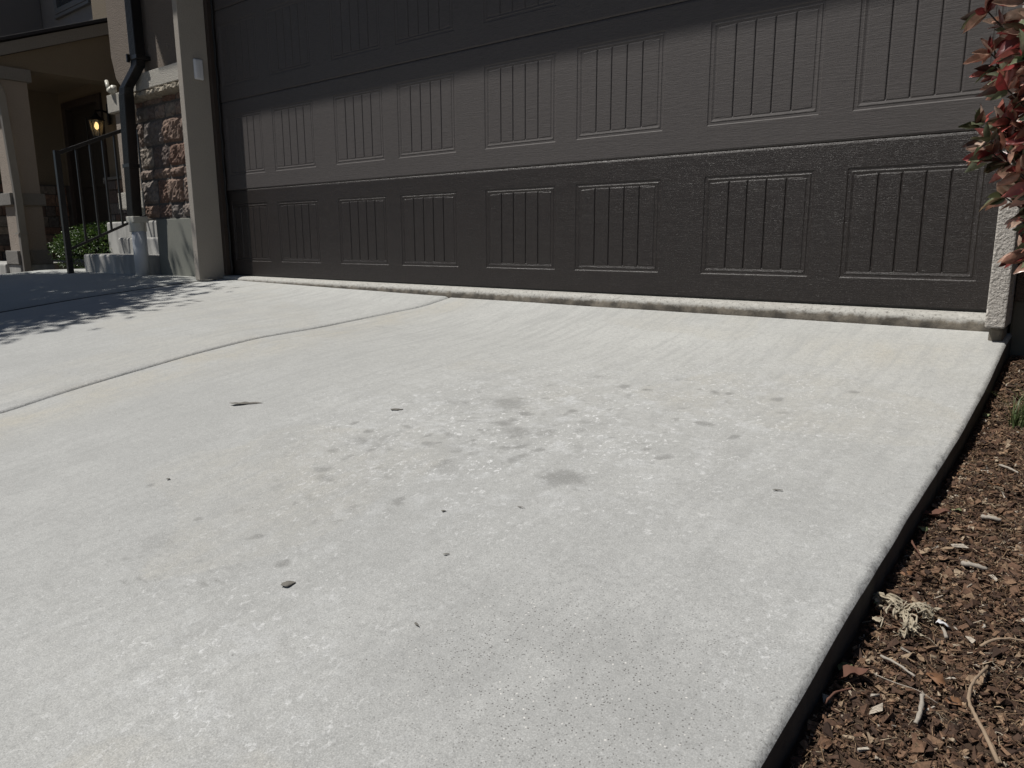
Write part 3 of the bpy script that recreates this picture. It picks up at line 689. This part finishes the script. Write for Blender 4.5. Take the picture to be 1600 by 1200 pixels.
# ---------------------------------------------------------------- leaves
def leaf_template(nseg=5, curl=.25, fold=.25, wid=.34, sharp=1.0):
    """leaf along +X of length 1, midrib sunk, bending down towards the tip"""
    V = []
    for i in range(nseg + 1):
        t = i / nseg; ww = wid * (math.sin(math.pi * min(1, t ** .8)) ** sharp) * .5 + .004
        zb = -curl * t * t
        V += [(t, ww, zb + fold * ww), (t, 0, zb), (t, -ww, zb + fold * ww)]
    F = []
    for i in range(nseg):
        a = i * 3; F += [(a, a + 3, a + 4, a + 1), (a + 1, a + 4, a + 5, a + 2)]
    return np.array(V), np.array(F)
def scatter(tV, tF, P, D, L, roll, twist=None, jit=0):
    """place template at P along directions D with length L; roll about its axis"""
    n_ = len(P); D = D / np.linalg.norm(D, axis=1, keepdims=True)
    up = np.tile(np.array([0, 0, 1.0]), (n_, 1)); Yv = np.cross(up, D); nn = np.linalg.norm(Yv, axis=1, keepdims=True); Yv = np.where(nn < 1e-3, np.array([[0, 1, 0]]), Yv / np.maximum(nn, 1e-6))
    Zv = np.cross(D, Yv); c, s_ = np.cos(roll)[:, None], np.sin(roll)[:, None]
    Y2 = Yv * c + Zv * s_; Z2 = -Yv * s_ + Zv * c
    T = tV[None] * L[:, None, None]
    if jit: T = T + rng.normal(0, 1, T.shape) * jit * L[:, None, None]
    V = P[:, None] + T[..., 0:1] * D[:, None] + T[..., 1:2] * Y2[:, None] + T[..., 2:3] * Z2[:, None]
    F = tF[None] + (np.arange(n_) * len(tV))[:, None, None]
    return V.reshape(-1, 3), F.reshape(-1, tF.shape[1])
def dirs(n_, zb=0, zs=1):
    v = rng.normal(0, 1, (n_, 3)); v[:, 2] = v[:, 2] * zs + zb
    return v / np.linalg.norm(v, axis=1, keepdims=True)

# boxwood behind the railing
bw = thing('boxwood_shrub', (-3.3, .55, -.08), 'clipped green boxwood shrub behind the black handrail', 'shrub')
N = 9000; d = dirs(N); rad = .80 + .20 * rng.rand(N); rad[: N // 4] *= .85
d[:, 2] = np.abs(d[:, 2]) * np.where(rng.rand(N) < .2, -1, 1)
lump = 1 + .09 * vnoise(d[:, 0] * 2 + 5, d[:, 1] * 2 + d[:, 2] * 2, 3, 3, 2)
P = np.array([-3.45, .62, .13]) + d * np.array([.62, .62, .33]) * (rad * lump)[:, None]
tv, tf = leaf_template(2, .2, .3, .6)
V, F = scatter(tv, tf, P, d + dirs(N) * .9, rng.uniform(.018, .030, N), rng.uniform(-1.5, 1.5, N))
npmesh('foliage', V, F, M['green_leaf'], bw)
mb = MB()
for k in range(7): a = k * .9; mb.tube([(-3.45 + .05 * math.cos(a), .62 + .05 * math.sin(a), -.15), (-3.45 + .3 * math.cos(a), .62 + .3 * math.sin(a), .2)], [.012, .005], 5)
mb.build('stem', M['bark'], bw)

# red tipped shrub at the right
rsb = thing('red_shrub', (5.35, -1.0, -.17), 'shrub with glossy red, burgundy and olive leaves beside the right garage jamb', 'shrub')
SC = np.array([5.365, -1.05]); stemV = MB(); LP = []; LD = []; LL = []
rb = np.random.RandomState(12)
for k in range(760):
    a = rb.uniform(0, 2 * math.pi); rr = math.sqrt(rb.uniform(.02, 1)) * .46; ztop = rb.uniform(.18, 1.5)
    rlim = .56 * np.interp(ztop, [.1, .35, .7, 1.1, 1.5], [.60, .88, 1.0, .97, .65])
    tip = np.array([SC[0] + rlim * math.cos(a) * rb.uniform(.75, 1.0), SC[1] + rlim * math.sin(a) * rb.uniform(.75, 1.0), ztop])
    base = np.array([SC[0] + .07 * math.cos(a), SC[1] + .07 * math.sin(a), -.2]); mid = (base * .45 + tip * .55); mid[:2] = SC + (tip[:2] - SC) * .45; mid[2] = ztop * .62 - .05
    pts = []
    for t in np.linspace(0, 1, 9):
        pts.append((1 - t) ** 2 * base + 2 * t * (1 - t) * mid + t * t * tip)
    stemV.tube(pts, [.007 - .0055 * i / 8 for i in range(9)], 5)
    pts = np.array(pts)
    for t in np.concatenate([np.linspace(.55, 1.0, 12), [1.0] * 4]):
        i = min(7, int(t * 8)); f = t * 8 - i; p = pts[i] * (1 - f) + pts[i + 1] * f; dd = pts[i + 1] - pts[i]; dd /= np.linalg.norm(dd)
        for q in range(2):
            v = rb.normal(0, 1, 3); v -= dd * (v @ dd); v /= np.linalg.norm(v)
            LP.append(p); LD.append(v * rb.uniform(.7, 1.2) + dd * rb.uniform(.2, 1.1) + np.array([0, 0, -.15])); LL.append(rb.uniform(.042, .074) * (1.1 if t < .9 else .8))
LP, LD, LL = map(np.array, (LP, LD, LL))
stemV.build('branch', M['bark'], rsb, 0, True)
half = rng.rand(len(LP)) < .5
tvA = leaf_template(6, .22, .45, .44, .85); tvB = leaf_template(6, -.12, .8, .38, .85)
VA, FA = scatter(*tvA, LP[half], LD[half], LL[half], rng.uniform(-1.6, 1.6, half.sum()), jit=.012)
VB, FB = scatter(*tvB, LP[~half], LD[~half], LL[~half], rng.uniform(-1.6, 1.6, (~half).sum()), jit=.012)
npmesh('foliage', np.concatenate([VA, VB]), np.concatenate([FA, FB + len(VA)]), M['red_leaf'], rsb, True)

# shade tree out of the picture at the left, its crown dapples the drive and the wall
tr = thing('shade_tree', (-3.3, -4.3, -.6), 'green shade tree standing in front of the houses at the left', 'tree')
mb = MB(); mb.tube([(-3.3, -4.3, -.8), (-3.25, -4.2, .8), (-3.0, -3.9, 2.2), (-2.8, -3.6, 3.4)], [.11, .085, .07, .04], 10)
for k in range(9):
    a = k * .7; mb.tube([(-3.0, -3.9, 2.3 + .1 * k), (-3.0 + .9 * math.cos(a), -3.8 + .9 * math.sin(a), 3.3 + .1 * k), (-3.0 + 1.6 * math.cos(a), -3.7 + 1.6 * math.sin(a), 3.7 + .14 * k)], [.035, .018, .007], 6)
mb.build('trunk', M['bark'], tr, 0, True)
rt = np.random.RandomState(4); cl = []
for k in range(150):
    a = rt.uniform(0, 2 * math.pi); r_ = (rt.uniform(0, 1) ** .62) * 1.80
    cl.append((-3.16 + r_ * math.cos(a), -3.46 + r_ * math.sin(a), 4.1 + rt.uniform(-.5, .7) * (1 - .4 * r_ / 2)))
cl = np.array(cl); N = 60000; ci = rt.randint(0, len(cl), N)
P = cl[ci] + rt.normal(0, 1, (N, 3)) * np.array([.20, .20, .12])
tv, tf = leaf_template(2, .2, .2, .5)
V, F = scatter(tv, tf, P, rt.normal(0, 1, (N, 3)) * np.array([1, 1, .5]), rt.uniform(.065, .11, N), rt.uniform(-.9, .9, N))
npmesh('crown', V, F, M['tree_leaf'], tr)

# ---------------------------------------------------------------- mulch
def in_bed(n_, y0=-2.75, y1=-.11, xw=.75):
    y = rng.uniform(y0, y1, n_); x = 4.884 + rng.rand(n_) * xw
    return x, y
N = 66000; x, y = in_bed(N)
tv = np.array([(-.5, -.5, 0), (.5, -.5, 0), (.5, .5, 0), (-.5, .5, 0), (-.5, -.5, 1), (.5, -.5, 1), (.5, .5, 1), (-.5, .5, 1)], float)
tf = np.array([(0, 3, 2, 1), (4, 5, 6, 7), (0, 1, 5, 4), (1, 2, 6, 5), (2, 3, 7, 6), (3, 0, 4, 7)])
Ln = np.exp(rng.normal(math.log(.0062), .60, N)).clip(.0016, .019); Wd = Ln * rng.uniform(.18, .65, N); Th = rng.uniform(.0008, .0030, N)
T = tv[None] * np.stack([Ln, Wd, Th], 1)[:, None] + rng.normal(0, 1, (N, 8, 3)) * (Wd * .24)[:, None, None]
yaw = rng.uniform(0, 2 * math.pi, N); tilt = rng.normal(0, .38, N); rl_ = rng.normal(0, .5, N)
cy, sy, ct, st_, cr, sr = np.cos(yaw), np.sin(yaw), np.cos(tilt), np.sin(tilt), np.cos(rl_), np.sin(rl_)
Xx, Yy, Zz = T[..., 0], T[..., 1], T[..., 2]
Y1 = Yy * cr[:, None] - Zz * sr[:, None]; Z1 = Yy * sr[:, None] + Zz * cr[:, None]
X2 = Xx * ct[:, None] - Z1 * st_[:, None]; Z2 = Xx * st_[:, None] + Z1 * ct[:, None]
X3 = X2 * cy[:, None] - Y1 * sy[:, None]; Y3 = X2 * sy[:, None] + Y1 * cy[:, None]
zb = bedz(x, y) + rng.uniform(-.002, .009, N)
X3 = np.maximum(X3 + x[:, None], 4.8795)
V = np.stack([X3, Y3 + y[:, None], Z2 + zb[:, None]], -1).reshape(-1, 3)
F = (tf[None] + (np.arange(N) * 8)[:, None, None]).reshape(-1, 4)
tag(npmesh('bark_mulch', V, F, M['chip']), 'loose dark brown bark mulch filling the bed beside the drive', 'mulch', kind='stuff')
# shredded fibres
N = 34000; x, y = in_bed(N); K = 4
Ln = np.exp(rng.normal(math.log(.013), .60, N)).clip(.003, .07); yaw = rng.uniform(0, 2 * math.pi, N)
V = np.zeros((N, K, 3, 3)); bend = rng.normal(0, .5, N); tl = rng.normal(0, .22, N); rad = rng.uniform(.0002, .0007, N)
for k in range(K):
    t = k / (K - 1) - .5; a = yaw + bend * t * 2
    cxp = x + Ln * t * np.cos(a); cyp = y + Ln * t * np.sin(a); czp = bedz(x, y) + .006 + Ln * t * np.sin(tl) + rng.uniform(-.001, .001, N) + Ln * .10 * np.cos(t * 4)
    for q in range(3):
        b = q * 2.094; V[:, k, q, 0] = cxp - np.sin(a) * np.cos(b) * rad; V[:, k, q, 1] = cyp + np.cos(a) * np.cos(b) * rad; V[:, k, q, 2] = czp + np.sin(b) * rad
V[..., 0] = np.maximum(V[..., 0], 4.8795); fr = []
for k in range(K - 1):
    for q in range(3): fr.append((k * 3 + q, k * 3 + (q + 1) % 3, (k + 1) * 3 + (q + 1) % 3, (k + 1) * 3 + q))
F = (np.array(fr)[None] + (np.arange(N) * K * 3)[:, None, None]).reshape(-1, 4)
tag(npmesh('shredded_bark', V.reshape(-1, 3), F, M['fibre']), 'fine tan shredded bark fibres strewn over the mulch', 'mulch', kind='stuff')

# ---------------------------------------------------------------- single leaves, twigs, scraps (placed by hand)
def dry_leaf(name, x, y, size, yaw, mat, label, cat='leaf', wid=.5, curl=.35, fold=.5, tilt=.1, dzz=.008, group=None, nz=.035):
    v, f = leaf_template(8, curl, fold, wid, .8); me_r = np.random.RandomState(int(abs(x * 7919 + y * 977)) % 9999)
    v = v.copy(); v[:, 0] -= .5; v[:, 2] += me_r.normal(0, nz, len(v)) + nz * 1.7 * np.sin(v[:, 0] * 9 + me_r.rand() * 6); v[:, 1] += me_r.normal(0, .02 if nz > .01 else .035, len(v)); v *= size
    c, s_ = math.cos(tilt), math.sin(tilt); v = np.stack([v[:, 0] * c - v[:, 2] * s_, v[:, 1], v[:, 0] * s_ + v[:, 2] * c], 1)
    c, s_ = math.cos(yaw), math.sin(yaw); v = np.stack([v[:, 0] * c - v[:, 1] * s_, v[:, 0] * s_ + v[:, 1] * c, v[:, 2]], 1)
    z0 = float(bedz(x, y)) + dzz if x > XE else float(dz(x, y)) - .001 + dzz
    v[:, 2] -= 0 if x > XE else v[:, 2].min()
    o = npmesh(name, v, f, mat, None, True); o.location = (x, y, z0)
    sm = o.modifiers.new('thickness', 'SOLIDIFY'); sm.thickness = .0006
    return tag(o, label, cat, group)
def twig(name, pts, r0, mat, label, cat='twig', lift=.010, r1=None):
    P = [(x, y, (float(bedz(x, y)) if x > XE else float(dz(x, y))) + lift + h) for x, y, h in pts]
    Q = [Vector(p) for p in P]; rj = random.Random(int(P[0][0] * 1e4)); P = []
    for i in range(len(Q) - 1):
        a_, b_, c_, d_ = Q[max(i - 1, 0)], Q[i], Q[i + 1], Q[min(i + 2, len(Q) - 1)]
        for t in (0, .2, .4, .6, .8):
            p_ = .5 * (2 * b_ + (c_ - a_) * t + (2 * a_ - 5 * b_ + 4 * c_ - d_) * t * t + (3 * b_ - a_ - 3 * c_ + d_) * t ** 3)
            P.append(p_ + Vector((rj.gauss(0, 1), rj.gauss(0, 1), rj.gauss(0, 1))) * r0 * .12)
    P.append(Q[-1])
    o = MB().tube(P, [rj.uniform(.75, 1.2) * r0 * 0 + rj.uniform(.82, 1.15) * (r0 + ((r1 if r1 is not None else r0 * .5) - r0) * i / (len(P) - 1)) for i in range(len(P))], 7).build(name, mat, None, 0, True)
    return tag(o, label, cat)
SCRAP = True
PI = math.pi
twig('curved_root', [(5.050, -1.905, .004), (5.046, -1.935, .012), (5.040, -1.965, .014), (5.041, -1.995, .012), (5.052, -2.025, .010), (5.066, -2.055, .006), (5.085, -2.09, .002)], .0020, M['twig'], 'long curved tan root lying across the mulch in the bottom right corner', 'twig', r1=.0026)
twig('forked_root', [(5.035, -1.862, .002), (5.052, -1.846, .008), (5.080, -1.832, .010), (5.13, -1.825, .004)], .0022, M['twig'], 'pale forked root at the right border of the picture above the long curved root', 'twig')
twig('straight_stick', [(4.992, -2.018, .010), (4.995, -2.040, .008), (4.994, -2.062, .004)], .0030, M['pale_wood'], 'short thick bleached stick left of the long curved root', 'stick', r1=.0030)
twig('splinter', [(4.925, -1.945, .006), (4.945, -1.955, .008), (4.975, -1.975, .006)], .0022, M['pale_wood'], 'straight pinkish grey wood splinter right of the green leaf by the slab edge', 'splinter', r1=.0016)
twig('dark_twig', [(4.890, -2.085, .008), (4.897, -2.062, .014), (4.912, -2.040, .016)], .0020, M['dark_twig'], 'dark twig leaning against the concrete edge low in the picture', 'twig', r1=.0014)
twig('red_twig', [(4.888, -1.570, .012), (4.900, -1.600, .014), (4.917, -1.625, .006)], .0022, M['dark_twig'], 'reddish twig below the curled rust leaf', 'twig')
twig('grey_stick', [(4.965, -1.055, .004), (4.985, -1.075, .006), (5.005, -1.095, .004)], .0030, M['pale_wood'], 'grey stick below the grass tuft', 'stick', r1=.002)
twig('thin_straw', [(4.928, -1.990, .006), (4.955, -2.005, .010), (4.985, -2.012, .010), (5.010, -2.020, .006)], .0007, M['pale_wood'], 'hair thin pale straw running to the bleached stick', 'straw')
twig('grey_chunk', [(4.975, -1.612, .004), (4.990, -1.616, .007), (5.012, -1.612, .004)], .0055, M['pale_wood'], 'grey weathered bark chunk right of the red twig', 'bark', r1=.003)
twig('pale_chip', [(4.975, -1.395, .004), (4.99, -1.40, .006), (5.007, -1.402, .004)], .0050, M['pale_wood'], 'nearly white wood chip at the right, level with the curled rust leaf', 'bark', r1=.003)
dry_leaf('dry_leaf', 4.903, -1.415, .052, .4, M['dark_twig'], 'curled rust coloured leaf beside the slab edge', wid=.42, curl=-.2, fold=1.0, dzz=.012)
dry_leaf('dry_leaf', 4.880 + .018, -1.668, .030, 2.0, M['brown_leaf'], 'flat light brown leaf below the lime green leaves', wid=.8, fold=.1, curl=.2)
dry_leaf('dry_leaf', 4.998, -1.955, .034, -.7, M['brown_leaf'], 'orange brown oval leaf above left of the long curved root', wid=.55, fold=.15, curl=.15, dzz=.012)
dry_leaf('dry_leaf', 5.027, -1.992, .026, .3, M['brown_leaf'], 'torn brown leaf touching the left side of the long curved root', wid=.7, fold=.4, curl=.3, dzz=.010)
dry_leaf('dry_leaf', 4.893, -1.748, .014, .9, M['brown_leaf'], 'tiny orange leaf above the crumpled pale plant tuft', wid=.5, fold=.3)
dry_leaf('dry_leaf', 4.905, -2.005, .042, .5, M['dark_twig'], 'dark crumpled leaf right of the green leaf by the slab edge', wid=.5, fold=.9, curl=-.25, dzz=.012)
dry_leaf('dry_leaf', 4.97, -1.19, .032, 2.5, M['brown_leaf'], 'small rust leaf right of the grey stick', wid=.5, fold=.5)
dry_leaf('dry_leaf', 4.893, -1.14, .03, 1.2, M['brown_leaf'], 'narrow orange leaf tilted against the slab edge halfway up the bed', wid=.45, fold=.5, tilt=.5)
dry_leaf('green_leaf', 4.889, -1.985, .024, 1.1, M['lime_leaf'], 'broad pale green leaf tucked against the slab edge low in the picture', wid=.75, fold=.2, curl=.2, tilt=.4, dzz=.012)
dry_leaf('green_leaf', 4.889, -1.478, .022, 2.4, M['lime_leaf'], 'round green leaf below the curled rust leaf', wid=.8, fold=.2, curl=.2, tilt=.3, dzz=.012)
dry_leaf('green_leaf', 4.888, -1.800, .015, .2, M['lime_leaf'], 'narrow curled green leaf left of the crumpled pale plant tuft', wid=.5, fold=.5, dzz=.012)
dry_leaf('green_leaf', 4.930, -1.375, .018, 2.9, M['lime_leaf'], 'yellow green leaf just above the curled rust leaf', wid=.7, fold=.3, dzz=.014)
dry_leaf('green_leaf', 4.893, -.69, .030, 1.2, M['lime_leaf'], 'dull green leaf at the slab edge left of the grass tuft', wid=.6, fold=.3, tilt=.5, dzz=.012)
pf = dry_leaf('pale_leaf', 4.897, -1.852, .020, 2.2, M['pale_leaf'], 'cream folded leaf with a long stalk by the slab edge', wid=.7, fold=.5, curl=.3, tilt=.2, dzz=.016)
mb = MB().tube([(4.904, -1.860, 0), (4.911, -1.876, .006), (4.912, -1.894, 0)], .0009, 6)
zz = float(bedz(4.905, -1.86)); mb.v = [(a - 4.897, b + 1.852, c + .010) for a, b, c in mb.v]
st = mb.build('stalk', M['pale_leaf'], None, 0, True); st.parent = pf
# the crumpled pale plant tuft
tf_ = thing('dry_tuft', (4.93, -1.82, float(bedz(4.93, -1.82))), 'crumpled cream coloured dead plant tuft near the slab edge', 'dead plant')
rt = np.random.RandomState(8); mb = MB(); kn = []
hub = np.array([4.925, -1.81])
for tx, ty, n_ in ((4.893, -1.790, 10), (4.945, -1.866, 12), (4.958, -1.805, 12), (4.915, -1.835, 6)):
    for k in range(n_):
        e = np.array([tx, ty]) + rt.normal(0, .006, 2); p = []
        for i in range(6):
            t = i / 5; q = hub * (1 - t) + e * t + rt.normal(0, .0035, 2); p.append((q[0], q[1], float(bedz(q[0], q[1])) + .010 + .012 * math.sin(t * 2.6) + rt.normal(0, .0025)))
        mb.tube(p, [.0012, .0011, .0014, .0012, .0022, .0010], 5)
    kn.append((tx, ty))
mb.build('stem', M['pale_leaf'], tf_, 0, True)
for tx, ty in kn[:3]:
    v, f = leaf_template(4, .5, .9, .8); n_ = 26
    P = np.stack([tx + rt.normal(0, .0055, n_), ty + rt.normal(0, .0055, n_), float(bedz(tx, ty)) + .013 + rt.normal(0, .004, n_)], 1)
    V, F = scatter(v, f, P, rt.normal(0, 1, (n_, 3)), rt.uniform(.006, .012, n_), rt.uniform(-3, 3, n_), jit=.05)
    npmesh('seed_head', V, F, M['pale_leaf'], tf_)
# small white scrap with its tail
v, f = leaf_template(6, .2, .5, .6); r_ = np.random.RandomState(2); v = v + r_.normal(0, .05, v.shape); v = v * .018
o = npmesh('white_scrap', v, f, M['white_scrap'], None, True); o.location = (4.972, -1.812, float(bedz(4.98, -1.81)) + .012); o.modifiers.new('t', 'SOLIDIFY').thickness = .001
tag(o, 'small bright white crumpled scrap right of the crumpled pale plant tuft', 'scrap')
twig('white_sliver', [(4.983, -1.830, .006), (4.988, -1.842, .006), (4.993, -1.858, .004)], .0018, M['pale_wood'], 'short grey white sliver below the bright white scrap', 'splinter', r1=.0026)
# grass tuft
gt = thing('grass_tuft', (4.985, -.74, float(bedz(4.985, -.74))), 'small tuft of thin green grass growing in the mulch', 'grass')
rt = np.random.RandomState(5); V = []; F = []
for k in range(230):
    a = rt.uniform(0, 2 * PI); b0 = np.array([4.985 + .035 * rt.uniform(-1, 1), -.74 + .03 * rt.uniform(-1, 1)]); ln = rt.uniform(.07, .17); ww = rt.uniform(.0009, .0020); dr_ = np.array([math.cos(a), math.sin(a)]) * rt.uniform(.2, .9) + np.array([.25, .1]); base = len(V)
    for i in range(7):
        t = i / 6; p = b0 + dr_ * ln * t * t * .8; z_ = float(bedz(b0[0], b0[1])) + ln * (t - .42 * t * t); wv = ww * (1 - t * .9); pr_ = np.array([-dr_[1], dr_[0]]) / np.linalg.norm(dr_)
        V += [(p[0] + pr_[0] * wv, p[1] + pr_[1] * wv, z_), (p[0] - pr_[0] * wv, p[1] - pr_[1] * wv, z_)]
    for i in range(6): q = base + 2 * i; F.append((q, q + 1, q + 3, q + 2))
npmesh('blade', V, F, M['grass'], gt)['kind'] = 'stuff'
# scraps lying on the drive
def scrap(x, y, size, yaw, wid, label, mat='dark_scrap', curl=.0, cat='leaf scrap'):
    dry_leaf('leaf_scrap', x, y, size, yaw, M[mat], label, cat, wid=wid, curl=curl, fold=.0, tilt=0, dzz=.0002, nz=.0015)
scrap(2.995, -1.757, .125, .72, .22, 'dark wavy leaf scrap lying alone left of centre on the drive')
scrap(4.051, -2.336, .026, 1.15, .75, 'grey brown ragged leaf scrap on the drive near the bottom left')
scrap(4.639, -1.574, .020, .5, .25, 'short dark sliver on the drive toward its right edge')
scrap(4.23, -2.12, .012, .8, .3, 'tiny dark curved sliver in the lower middle of the drive')
scrap(3.346, -2.201, .012, .3, .6, 'tiny dark speck on the left part of the drive')
scrap(3.506, -1.581, .040, .6, .45, 'grey flat leaf fragment at the left end of the stained patch')
scrap(4.104, -1.997, .010, .6, .6, 'little dark crumb just below the stained patch')
scrap(4.235, -1.905, .016, .2, .18, 'thin dark straw bit right of the little crumb below the stains')
scrap(4.34, -2.30, .014, -.3, .2, 'hairlike dark bit in the grainy lower part of the drive')
